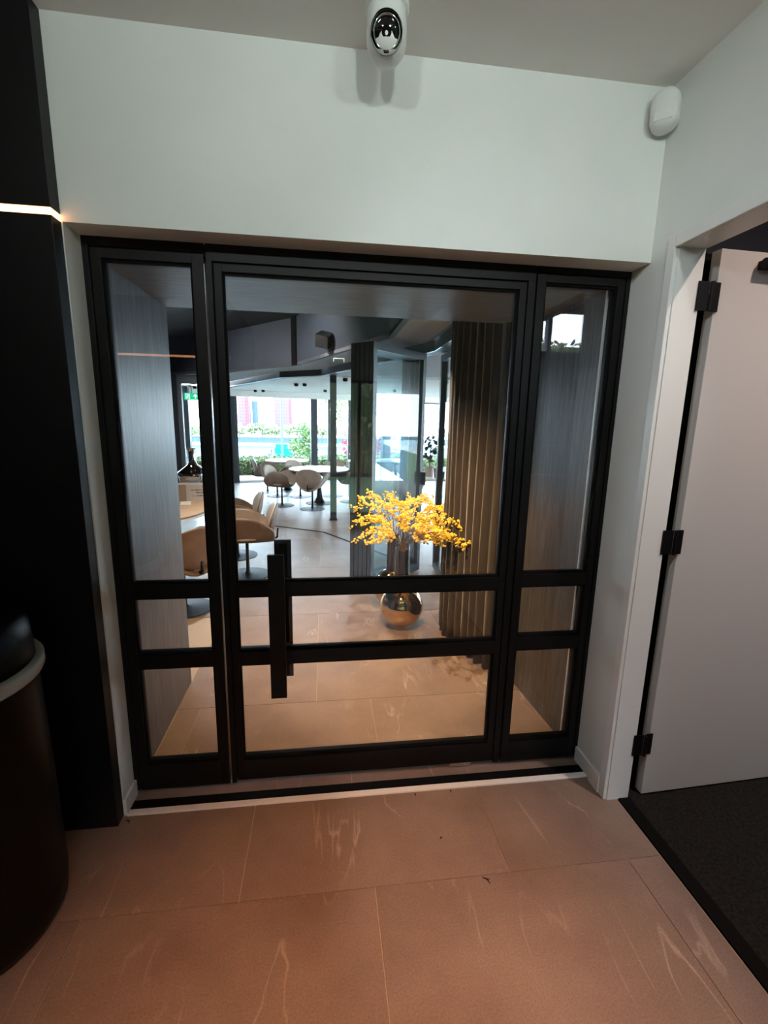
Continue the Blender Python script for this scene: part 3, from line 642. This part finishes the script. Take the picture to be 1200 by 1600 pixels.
def make_chair(label, m_out, m_in):
    t = thing('petal_chair', label, 'chair', (0, 0, 0))
    bm = BM(); NU, NV = 19, 11; g = []
    for j in range(NV):
        v = -1 + 2 * j / (NV - 1); e = math.sqrt(max(0.0, 1 - (.93 * (v + .12) / 1.12) ** 2)); row = []
        for i in range(NU):
            u = -1 + 2 * i / (NU - 1); uu = u * (.42 + .58 * e); a = uu * 1.32
            x = .262 * math.sin(a) * (1 + .10 * abs(uu)); z = .370 + .42 * (1 - math.cos(a)) + .03 * v * v * (1 if v < 0 else .3)
            row.append(bm.verts.new((x, v * .265 - .05 * abs(uu) ** 2 + .03, z)))
        g.append(row)
    for a, b in zip(g, g[1:]):
        for i in range(NU - 1): bm.faces.new((a[i], a[i + 1], b[i + 1], b[i]))
    sh = obj('seat_shell', bm, [m_out], t, True)
    md = sh.modifiers.new('thickness', 'SOLIDIFY'); md.thickness = .038; md.offset = 0
    md = sh.modifiers.new('round', 'SUBSURF'); md.levels = 1; md.render_levels = 1
    bm = BM(); bmesh.ops.create_uvsphere(bm, u_segments=20, v_segments=10, radius=1.0)
    for v in bm.verts: v.co = Vector((v.co.x * .185, v.co.y * .20, .428 + v.co.z * .035))
    obj('seat_cushion', bm, m_in, t, True)
    def pad(k, th, dy):
        bm = BM(); bmesh.ops.create_uvsphere(bm, u_segments=28, v_segments=16, radius=1.0)
        for v in bm.verts:
            c = v.co.copy(); px = c.x * .245 * k; pz = c.z * .185 * k
            # egg outline, wider above
            px *= 1 + .10 * c.z
            y = (abs(c.y) ** .6 * (1 if c.y > 0 else -1)) * th + dy - .9 * px * px
            v.co = Vector((px, .285 + y + .20 * pz, .600 + pz))
        return bm
    br = obj('backrest', pad(1.0, .024, 0.0), m_out, t, True)
    obj('backrest_lining', pad(.93, .018, -.016), m_in, br, True)
    obj('back_bracket', tube([(0, .06, .375), (0, .22, .365), (0, .315, .40), (0, .325, .50)], [.013, .013, .013, .010], 8), M_black, t, True)
    soft(obj('stem', lathe([(.034, .012), (.020, .05), (.017, .2), (.017, .36), (.06, .378)], 16), M_black, t, True))
    soft(obj('base', lathe([(.235, 0), (.235, .006), (.10, .014), (.03, .024)], 40), M_black, t, True))
    return t
def face(px, py, tx, ty, extra=0.0): return math.atan2(tx - px, -(ty - py)) + extra
G1 = 'leather petal chairs at the wooden table'; G2 = 'taupe petal chairs by the windows'
p = (-.82, 2.98)
ch = make_chair('brown leather petal chair seen from its side, right of the wooden table', M_tan, M_cream)
ch['group'] = G1; ch.location = (*p, 0); ch.rotation_euler[2] = face(*p, -2.02, 2.92, .12)
p = (-1.22, 2.10); dup(ch, (*p, 0), face(*p, -2.02, 2.92), 'brown leather petal chair nearest the passage panel, its back to the camera', G1)
p = (-1.06, 3.72); dup(ch, (*p, 0), face(*p, -2.02, 2.92, -.45), 'brown leather petal chair at the rear side of the wooden table', G1)
p = (-.225, 6.72)
cw = make_chair('taupe petal chair with its back to the camera before the nearer white table', M_tau, M_cream)
cw['group'] = G2; cw.location = (*p, 0); cw.rotation_euler[2] = face(*p, -.05, 7.4)
for (x, y), (tx, ty), ex, lb in (
    ((-.82, 7.10), (-.10, 7.36), -.75, 'taupe petal chair at the left front of the nearer white table'),
    ((-1.30, 8.85), (-.86, 9.05), -.3, 'taupe petal chair at the left of the farther white table'),
    ((-1.02, 8.25), (-.86, 9.05), -.4, 'taupe petal chair before the farther white table'),
    ((-.52, 8.15), (-.10, 7.36), .2, 'taupe petal chair behind the left edge of the nearer white table'),
    ((.18, 8.25), (-.10, 7.36), 0, 'taupe petal chair behind the nearer white table by a mullion'),
    ((.55, 7.55), (-.10, 7.36), .2, 'taupe petal chair at the right of the nearer white table behind the column'),
    ((1.93, 8.45), (1.75, 9.3), 2.6, 'taupe petal chair turned outward right of the grey service cabinet'),
    ((1.42, 5.75), (2.2, 6.4), .6, 'taupe petal chair just behind the folded glass doors')):
    dup(cw, (x, y, 0), face(x, y, tx, ty, ex), lb, G2)
# box, flask vase and card on the wooden table
t = thing('carton_box', 'white printed carton standing on the wooden table', 'box', (-1.43, 3.2, .75))
BMx = Matrix.Translation((-1.49, 3.28, .75)) @ Matrix.Rotation(math.radians(8), 4, 'Z')
obj('carton', box(-.11, .23, .0, .16, 0, .185, .002, BMx), M_paper, t)
obj('side_flap', box(-.112, .0, -.003, 0, 0, .186, .001, BMx), M_kraft, t)
bm = BM()
for z, segs in ((.118, ((.055, .075), (.085, .150), (.156, .170), (.176, .225))), (.090, ((.10, .19),)), (.055, ((.060, .078), (.104, .124), (.130, .195)))):
    for a, b in segs:
        xx = a
        while xx < b: add_box(bm, xx, min(b, xx + .007), -.0012, -.0002, z, z + .011 - .004 * ((int(xx * 1000) % 3) == 0), BMx); xx += .0095
pl_ = obj('printed_lines', bm, M_ink, t); pl_['kind'] = 'stuff'
t = thing('flask_vase', 'smoked chrome flask vase behind the carton on the wooden table', 'vase', (-1.50, 3.62, .75))
TF = Matrix.Translation((-1.50, 3.62, .75))
soft(obj('body', lathe([(.07, 0.0), (.10, .03), (.150, .20), (.165, .262), (.158, .29), (.11, .325), (.055, .37), (.040, .41), (.038, .55), (.044, .565)], 40, TF), M_chrome, t, True), .8)
obj('glass_collar', lathe([(.055, .385), (.062, .43), (.062, .545), (.070, .572)], 40, TF, False), M_fglass, t, True)
t = obj('table_card', box(-.05, .05, 0, .006, 0, .05, .001, Matrix.Translation((-1.44, 3.06, .752)) @ Matrix.Rotation(.2, 4, 'Z') @ Matrix.Rotation(-.9, 4, 'X')), M_paper, None); tag(t, 'small white folded card in front of the carton on the wooden table', 'card')
# service cabinet with two glasses
t = thing('service_cabinet', 'grey service cabinet behind the folded glass doors', 'cabinet', (.97, 7.4, 0))
obj('carcass', box(.50, 1.36, 7.25, 7.75, .06, .82, .004), M_grey, t); obj('worktop', box(.485, 1.39, 7.23, 7.77, .82, .85, .003), M_grey, t); obj('plinth', box(.54, 1.32, 7.29, 7.72, 0, .06), M_gap, t)
obj('cabinet_door', box(.515, .93, 7.235, 7.249, .08, .80, .002), M_trunkd, t); obj('cabinet_door', box(.94, 1.345, 7.235, 7.249, .08, .80, .002), M_grey, t)
for k, x in enumerate((.53, .60)):
    g = lathe([(.03, .85), (.032, .855), (.004, .86), (.004, .93), (.028, .95), (.034, 1.0), (.030, 1.04)], 20, Matrix.Translation((x, 7.42, .0)), False)
    tag(obj('wine_glass', g, M_fglass, None, True, ), ('left' if k == 0 else 'right') + ' one of two wine glasses standing on the grey service cabinet', 'glass', 'wine glasses on the cabinet')
# plant stand at right
t = thing('side_table', 'white side table with potted plants in the gap beside the curtain', 'table', (2.0, 6.0, 0))
obj('tabletop', box(1.55, 2.5, 5.7, 6.3, .66, .70, .004), M_tabw, t)
for x, y in ((1.6, 5.75), (2.45, 5.75), (1.6, 6.25), (2.45, 6.25)): obj('leg', box(x - .02, x + .02, y - .02, y + .02, 0, .66), M_trunkd, t)
def leaves(bm, n, fn_, size, ratio=.55):
    for _ in range(n):
        c = Vector(fn_()); s = size * random.uniform(.6, 1.3)
        R = Euler((random.uniform(0, 6.3), random.uniform(0, 6.3), random.uniform(0, 6.3))).to_matrix()
        q = [Vector((0, -s, 0)), Vector((s * ratio, 0, s * .12)), Vector((0, s, 0)), Vector((-s * ratio, 0, s * .12))]
        bm.faces.new([bm.verts.new(c + R @ p) for p in q])
def ell(c, r, inner=.55):
    def f():
        while True:
            v = Vector((random.uniform(-1, 1), random.uniform(-1, 1), random.uniform(-1, 1)))
            if inner < v.length <= 1: return Vector(c) + Vector((v.x * r[0], v.y * r[1], v.z * r[2]))
    return f
for nm, x, y, r, h, m, lb in (('planter', 1.98, 5.88, .085, .17, M_maroon, 'maroon square planter on the white side table beside the curtain'), ('flower_pot', 1.86, 6.12, .09, .17, M_kraft, 'beige flower pot with a dark leafy plant beside the curtain')):
    t = thing(nm, lb, 'pot', (x, y, .70))
    T = Matrix.Translation((x, y, .70))
    obj('pot', lathe([(r * .8, 0), (r, h), (r * 1.06, h), (r * 1.06, h - .02)] if nm != 'planter' else [(r * 1.2, 0), (r * 1.4, h)], 24 if nm != 'planter' else 4, T @ Matrix.Rotation(PI / 4, 4, 'Z')), m, t)
    obj('soil', lathe([(r * .85, h - .012), (r * .85, h + .004)], 16, T), M_bark, t)
    if nm == 'flower_pot':
        obj('stem', tube([(x, y, .86), (x + .01, y, 1.05), (x - .02, y, 1.32)], [.010, .008, .004]), M_bark, t)
        bm = BM(); leaves(bm, 46, ell((x, y, 1.20), (.12, .12, .25), .1), .07, .45); f = obj('leaves', bm, M_dleaf, t); f['kind'] = 'stuff'
# loudspeaker on the bulkhead
t = thing('loudspeaker', 'black wall loudspeaker tilted down on the dark blue bulkhead', 'speaker', (.03, 3.95, 2.6))
SM = Matrix.Translation((.015, 3.95, 2.595)) @ Matrix.Rotation(math.radians(-28), 4, 'Z') @ Matrix.Rotation(math.radians(24), 4, 'X') @ Matrix.Rotation(math.radians(14), 4, 'Y')
obj('enclosure', box(-.085, .085, -.09, .08, -.075, .075, .006, SM), M_black, t); gr = obj('grille', box(-.078, .078, -.095, -.09, -.068, .068, .002, SM), mat('grille', (.03, .03, .034), .7), t)
obj('badge', box(.03, .042, -.0965, -.0948, -.055, -.047, 0, SM), M_satin, gr)
obj('wall_bracket', tube([(.09, 4.01, 2.60), (.13, 3.95, 2.61), (.150, 3.855, 2.61)], .012), M_satin, t)
# small white sign holder under the soffit
t = thing('sign_holder', 'tiny white open sign frame on the edge of the dark beam', 'sign holder', (.19, 4.3, 2.43))
bm = BM()
add_box(bm, .12, .26, 4.25, 4.262, 2.420, 2.428); add_box(bm, .12, .128, 4.25, 4.262, 2.385, 2.420); add_box(bm, .252, .26, 4.25, 4.262, 2.385, 2.420)
obj('frame', bm, M_pict, t)
# paired ceiling spots over the window tables
SP = [(-1.69, 10.2), (-1.49, 10.1), (-.545, 7.71), (-.378, 7.64), (.03, 9.4), (.36, 6.2), (.53, 6.15), (1.57, 8.59), (1.75, 8.51), (1.64, 6.5), (-2.95, 9.5), (-2.75, 9.5)]
t = thing('ceiling_spot', 'left one of the spot pair beside the big left mullion', 'lamp', (*SP[0], 2.36), group='small spots in the white ceiling')
T0 = Matrix.Translation((*SP[0], 0))
obj('barrel', lathe([(.035, 2.36), (.045, 2.325), (.030, 2.30)], 16, T0), M_black, t); obj('rim', lathe([(.05, 2.36), (.05, 2.352)], 16, T0), M_plast, t)
SL = ['right one of the spot pair beside the big left mullion', 'left one of the spot pair above the middle of the window wall', 'right one of the spot pair above the middle of the window wall', 'single dark ceiling spot just left of the dark steel column', 'left one of the spot pair just left of the folded glass doors', 'right one of the spot pair just left of the folded glass doors', 'left one of the spot pair seen through the folded glass doors', 'right one of the spot pair seen through the folded glass doors', 'single dark ceiling spot at the hinged end of the folded glass doors', 'left one of the spot pair above the green exit sign', 'right one of the spot pair above the green exit sign']
for (x, y), lb in zip(SP[1:], SL): dup(t, (x, y, 2.36), 0, lb)
# shelf in the side room
t = thing('wall_shelf', 'dark shelf unit with pale bottles seen only as a reflection in the right sidelight', 'shelf', (3.2, -4.0, .5))
for z in (.95, 1.35, 1.95): obj('shelf_board', box(2.75, 3.65, -4.09, -3.9, z, z + .03), M_grey, t)
obj('shelf_side', box(2.72, 2.75, -4.09, -3.9, .5, 2.4), M_grey, t); obj('shelf_side', box(3.65, 3.68, -4.09, -3.9, .5, 2.4), M_grey, t)

# ================================================================== OUTDOORS
gz = -.06
tag(obj('terrace', box(-30, 40, 9.0, 15.3, -.5, -.0801), M_pave, None), 'pale stone terrace outside the windows', None, None, 'structure')
t = thing('hedge', 'clipped hedge of mixed green leaves along the terrace outside the windows', 'hedge', (0, 13.0, 0))
def hb():
    u = random.random(); x = random.uniform(-7, 10); yb = 12.62 + .25 * (x + .5)
    tz = .47 + .035 * math.sin(x * 3) + .02 * math.sin(x * 7.1)
    return (x, yb + random.uniform(-.04, .10), random.uniform(-.04, tz)) if u < .6 else (x, yb + random.uniform(0, .9), tz + random.uniform(-.05, .05))
bm = BM(); leaves(bm, 11000, hb, .040, .6)
h = obj('hedge_leaves', bm, M_hedge, t); h['kind'] = 'stuff'
obj('hedge_core', wall((-7, 11.10), (10, 15.35), -.06, .42, .85), mat('hedge_core', (.06, .09, .03), .95), t)
t = thing('garden_kerb', 'pale stone kerb on the terrace just outside the windows', 'kerb', (0, 11.4, 0)); obj('kerb_stone', wall((-7, 9.62), (10, 13.87), -.06, .02, .12), M_pave, t); obj('kerb_cap', wall((-7, 9.60), (10, 13.85), .02, .05, .16), M_trim, t)
def tree(name, label, cat, x, y, z0, ht, r, n, size, m, trunk=.12, group=None, cz=None, inner=.2, lobes=5):
    t = thing(name, label, cat, (x, y, z0), group=group)
    cz = cz or ht * .62
    obj('trunk', tube([(x, y, z0), (x + .03 * ht, y, z0 + ht * .35), (x - .01 * ht, y, z0 + cz)], [trunk, trunk * .75, trunk * .4], 8), M_bark, t)
    bm = BM()
    for k in range(lobes):
        a = 2 * PI * k / lobes + random.random(); rr = r * random.uniform(.45, .62)
        c = (x + math.cos(a) * r * .5, y + math.sin(a) * r * .4, z0 + cz + random.uniform(-.32, .32) * (ht - cz) * 1.6)
        leaves(bm, n // lobes, ell(c, (rr, rr, min(rr, (ht - cz)) * .95), inner), size)
    leaves(bm, n // 3, ell((x, y, z0 + cz), (r * .6, r * .6, (ht - cz) * .9), .1), size)
    f = obj('crown', bm, m, t); f['kind'] = 'stuff'
    return t
tree('garden_tree', 'green bushy tree rising behind the hedge left of the mullion', 'tree', -.85, 17.6, -.6, 2.35, .62, 1500, .06, M_leaf, .05, cz=1.35)
tree('garden_tree', 'loose pale green tree with a slim trunk at the right windows', 'tree', 2.55, 16.2, -.6, 5.0, 1.7, 900, .07, M_leaf, .14, cz=3.5)
tree('garden_tree', 'leafy branches of a tree at the left edge of the window wall', 'tree', -4.2, 17.0, -.6, 5.4, 1.35, 700, .08, M_leaf, .12, cz=3.7)
tree('garden_tree', 'feathery tree behind the mullions beside the dark steel column', 'tree', .35, 17.2, -.6, 4.2, .9, 700, .06, M_leaf, .05, cz=2.7)
tree('red_shrub', 'pink red leaved shrub behind the hedge at the grey mullion', 'shrub', 2.2, 15.6, -.6, 2.0, .50, 700, .05, M_red, .04, cz=1.40)
tree('red_shrub', 'lower pink red shrub at the left of the folded doors', 'shrub', .95, 15.6, -.6, 1.7, .38, 320, .05, M_red, .04, cz=1.25)
t = thing('lamp_post', 'slim grey blue post standing behind the hedge', 'post', (-1.61, 16.4, -.6))
obj('pole', tube([(-1.61, 16.4, -.6), (-1.61, 16.4, 5.2)], .042, 10), mat('post_blue', (.10, .15, .22), .5), t); obj('cap', lathe([(.06, 5.2), (.06, 5.26)], 10, Matrix.Translation((-1.61, 16.4, 0))), M_grey, t)
t = thing('white_bollard', 'short white post in the hedge left of the slim pole', 'post', (-1.56, 12.25, 0)); obj('shaft', box(-1.59, -1.53, 12.20, 12.26, -.08, .76, .005), M_trim, t); obj('cap', box(-1.60, -1.52, 12.19, 12.27, .76, .775), M_trim, t)
# river, quay, boat, trees and towers on the far bank
tag(obj('lawn_bank', box(-40, 60, 15.4, 19, -8.6, -.6), M_grass, None), 'green bank falling to the river behind the hedge', None, None, 'structure')
tag(obj('river', box(-300, 300, 19, 170.4, -9, -8), M_water, None), 'wide pale blue river beyond the hedge', 'river', None, 'stuff')
t = thing('quay', 'far quay wall of the river with a pale top edge', 'quay', (0, 172, -8)); obj('quay_wall', box(-300, 300, 172, 174, -8, -5.0), M_quay, t); obj('quay_edge', box(-300, 300, 170.5, 171.9, -8, -7.0), M_quayt, t); obj('quay_ground', box(-300, 300, 174.1, 186, -8, -5.3), M_grass, t)
tag(obj('far_bank', box(-700, 700, 186.1, 700, -9.5, -8.05), M_quayt, None), 'pale far bank', None, None, 'structure')
t = thing('moored_boat', 'bright cyan boat moored on the river', 'boat', (-10.3, 118, -8))
bm = BM(); lo = [(-12.2, 116.8), (-8.8, 116.8), (-8.2, 118), (-8.8, 119.2), (-12.2, 119.2)]
hiv = [(-12.4, 116.5), (-8.6, 116.5), (-7.6, 118), (-8.6, 119.5), (-12.4, 119.5)]
a = [bm.verts.new((x, y, -8.0)) for x, y in lo]; b = [bm.verts.new((x, y, -5.6)) for x, y in hiv]
bm.faces.new(a[::-1]); bm.faces.new(b)
for i in range(5): bm.faces.new((a[i], a[(i + 1) % 5], b[(i + 1) % 5], b[i]))
obj('hull', bm, M_cyan, t); obj('canopy', box(-12.2, -9.2, 116.9, 119.1, -5.6, -4.5, .1), M_cyan, t)
random.seed(21)
ORD = ['leftmost', 'second', 'third', 'fourth', 'fifth', 'sixth', 'seventh', 'eighth', 'ninth', 'tenth', 'eleventh', 'twelfth', 'thirteenth', 'fourteenth', 'fifteenth', 'sixteenth', 'rightmost']
for k in range(17):
    x = -62 + k * 4.4 + random.uniform(-.5, .5)
    tree('quay_tree', (ORD[k] + (' of' if k in (0, 16) else ' from the left of') + ' the pale green trees along the far quay'), 'tree', x, 176 + random.uniform(-1, 1), -5.3, random.uniform(5.2, 6.6), 3.0, 300, .5, M_farleaf, .25, 'trees on the far quay', cz=3.1, lobes=3)
def tower(name, label, x0, x1, y, z1, wallm, n_rows, n_cols, dx=0, edge=None):
    t = thing(name, label, 'building', ((x0 + x1) / 2, y, -8))
    obj('facade', box(x0, x1, y, y + 18, -8.05, z1), wallm, t)
    win = mat('window_band', (.085, .075, .105), .5) if 'window_band' not in MATS else MATS['window_band']
    wdt = (x1 - x0) / n_cols; hh = (z1 + 5) / n_rows
    for r in range(n_rows):
        bm = BM()
        for c in range(n_cols): add_box(bm, x0 + (c + .25) * wdt, x0 + (c + .75) * wdt, y - .25, y - .02, -5 + (r + .35) * hh, -5 + (r + .75) * hh)
        o = obj('window_row', bm, win, t)
    if edge: obj('red_edge', box(edge[0], edge[1], y - .6, y, -8, z1), mat('tower_red', (.16, .03, .035), .7) if 'tower_red' not in MATS else MATS['tower_red'], t)
    return t
M_tow = mat('tower_brick', (0.099, 0.053, 0.065), .8)
tower('red_tower', 'left red brick tower across the river', -118, -93, 600, 80, M_tow, 22, 7, edge=(-97, -93))
tower('red_tower', 'right red brick tower across the river behind the slim pole', -62.5, -40.4, 600, 85, M_tow, 22, 7, edge=(-43, -40.4))
tower('glass_tower', 'blue grey stepped office block between the red towers', -92.5, -85, 622, 24, mat('office_blue', (.06, .12, .17), .5), 14, 3)
t = thing('terraced_building', 'pale blue stepped building on the far bank at right', 'building', (60, 330, -6))
mat('slab_pale', (.2, .23, .25), .7)
mb = mat('pale_blue_render', (.10, .15, .18), .6)
for k in range(6):
    obj('storey', box(57 + k * 2.2, 80, 330 + k * 2, 350, -8.05 + k * 2.0 if k else -8.05, -8 + k * 2.0 + 1.5), mb, t)
    obj('terrace_slab', box(56.2 + k * 2.2, 81, 329 + k * 2, 351, -8 + k * 2.0 + 1.5, -8 + k * 2.0 + 2.0), MATS['slab_pale'], t)
# garden behind the hall (seen only as a reflection in the glass door)
tag(obj('lawn', box(-12, 14, -22, -5.3, -.3, -.02), M_grass, None), 'green lawn behind the hall', None, None, 'structure')
t = thing('garden_hedge', 'tall garden hedge behind the hall', 'hedge', (1.5, -13, 0)); bm = BM()
random.seed(5)
leaves(bm, 6500, lambda: (random.uniform(-6, 9), -12 - random.uniform(0, .8), random.uniform(.1, 4.2)), .11); f = obj('hedge_leaves', bm, leafmat('olive_hedge_leaves', [(0, (.07, .075, .03)), (.6, (.16, .145, .06)), (1, (.26, .22, .10))]), t); f['kind'] = 'stuff'
obj('hedge_core', box(-6, 9, -13.8, -12.6, 0, 4.1), MATS['hedge_core'], t)

# ================================================================== LAMPS
WARM = (1.0, 0.56, 0.24); NEUT = (1.0, 0.93, 0.84)
downlight(.12, -2.0, ZC, 210, (1.0, .42, .17), 52, 'recessed warm downlight over the middle of the hall', 1.0, aim=(0, .30, -1))
COOL = (0.90, 1.0, 0.97)
downlight(-.72, -1.35, ZC, 42, (.86, .93, 1.0), 64, 'added fill spot in the hall ceiling aimed at the right wall', 1.0, .06, aim=(1.0, .56, -.62))  # unseen spot added to brighten the right wall
for x, pw, lb in ((-.55, 29, 'added fill spot for the white wall at the cabinet side'), (.35, 29, 'added fill spot for the white wall in the middle of the hall'), (1.0, 26, 'added fill spot for the white wall at the doorway side')):  # unseen spots added behind the camera to light the white wall
    downlight(x, -2.12, ZC, pw, COOL, 84, lb, 1.0, .06, aim=(0, 1.0, -.10))
downlight(.25, .13, 2.235, 160, WARM, 96, 'recessed warm downlight in the passage ceiling', 0.9, aim=(0, .62, -1))
downlight(.66, 1.60, 2.431, 115, (1.0, .80, .60), 74, 'recessed downlight in the soffit over the vases', 0.8, .012)
for x, y, pw, lb in ((-.55, 2.3, 170, 'added fill spot in the high dining room ceiling near the passage'), (-2.6, 4.6, 150, 'added fill spot in the high dining room ceiling at the left'), (-1.0, 3.6, 90, 'added fill spot in the high dining room ceiling before the bulkhead')):  # hidden spots added to brighten the dining room and the bulkhead
    downlight(x, y, 3.1, pw, (1.0, .90, .82), 70 if y < 3 else 110, lb, 0.9, .04, aim=(0, 0, -1) if y < 3 else (.6, .5, -.62))
downlight(-1.7, 3.0, 3.1, 45, (1.0, .78, .6), 80, 'recessed downlight above the wooden table', 0.8, .02)
downlight(2.0, -1.35, 3.45, 115, (1.0, .78, .68), 130, 'recessed downlight in the side room', 0.9, .05)
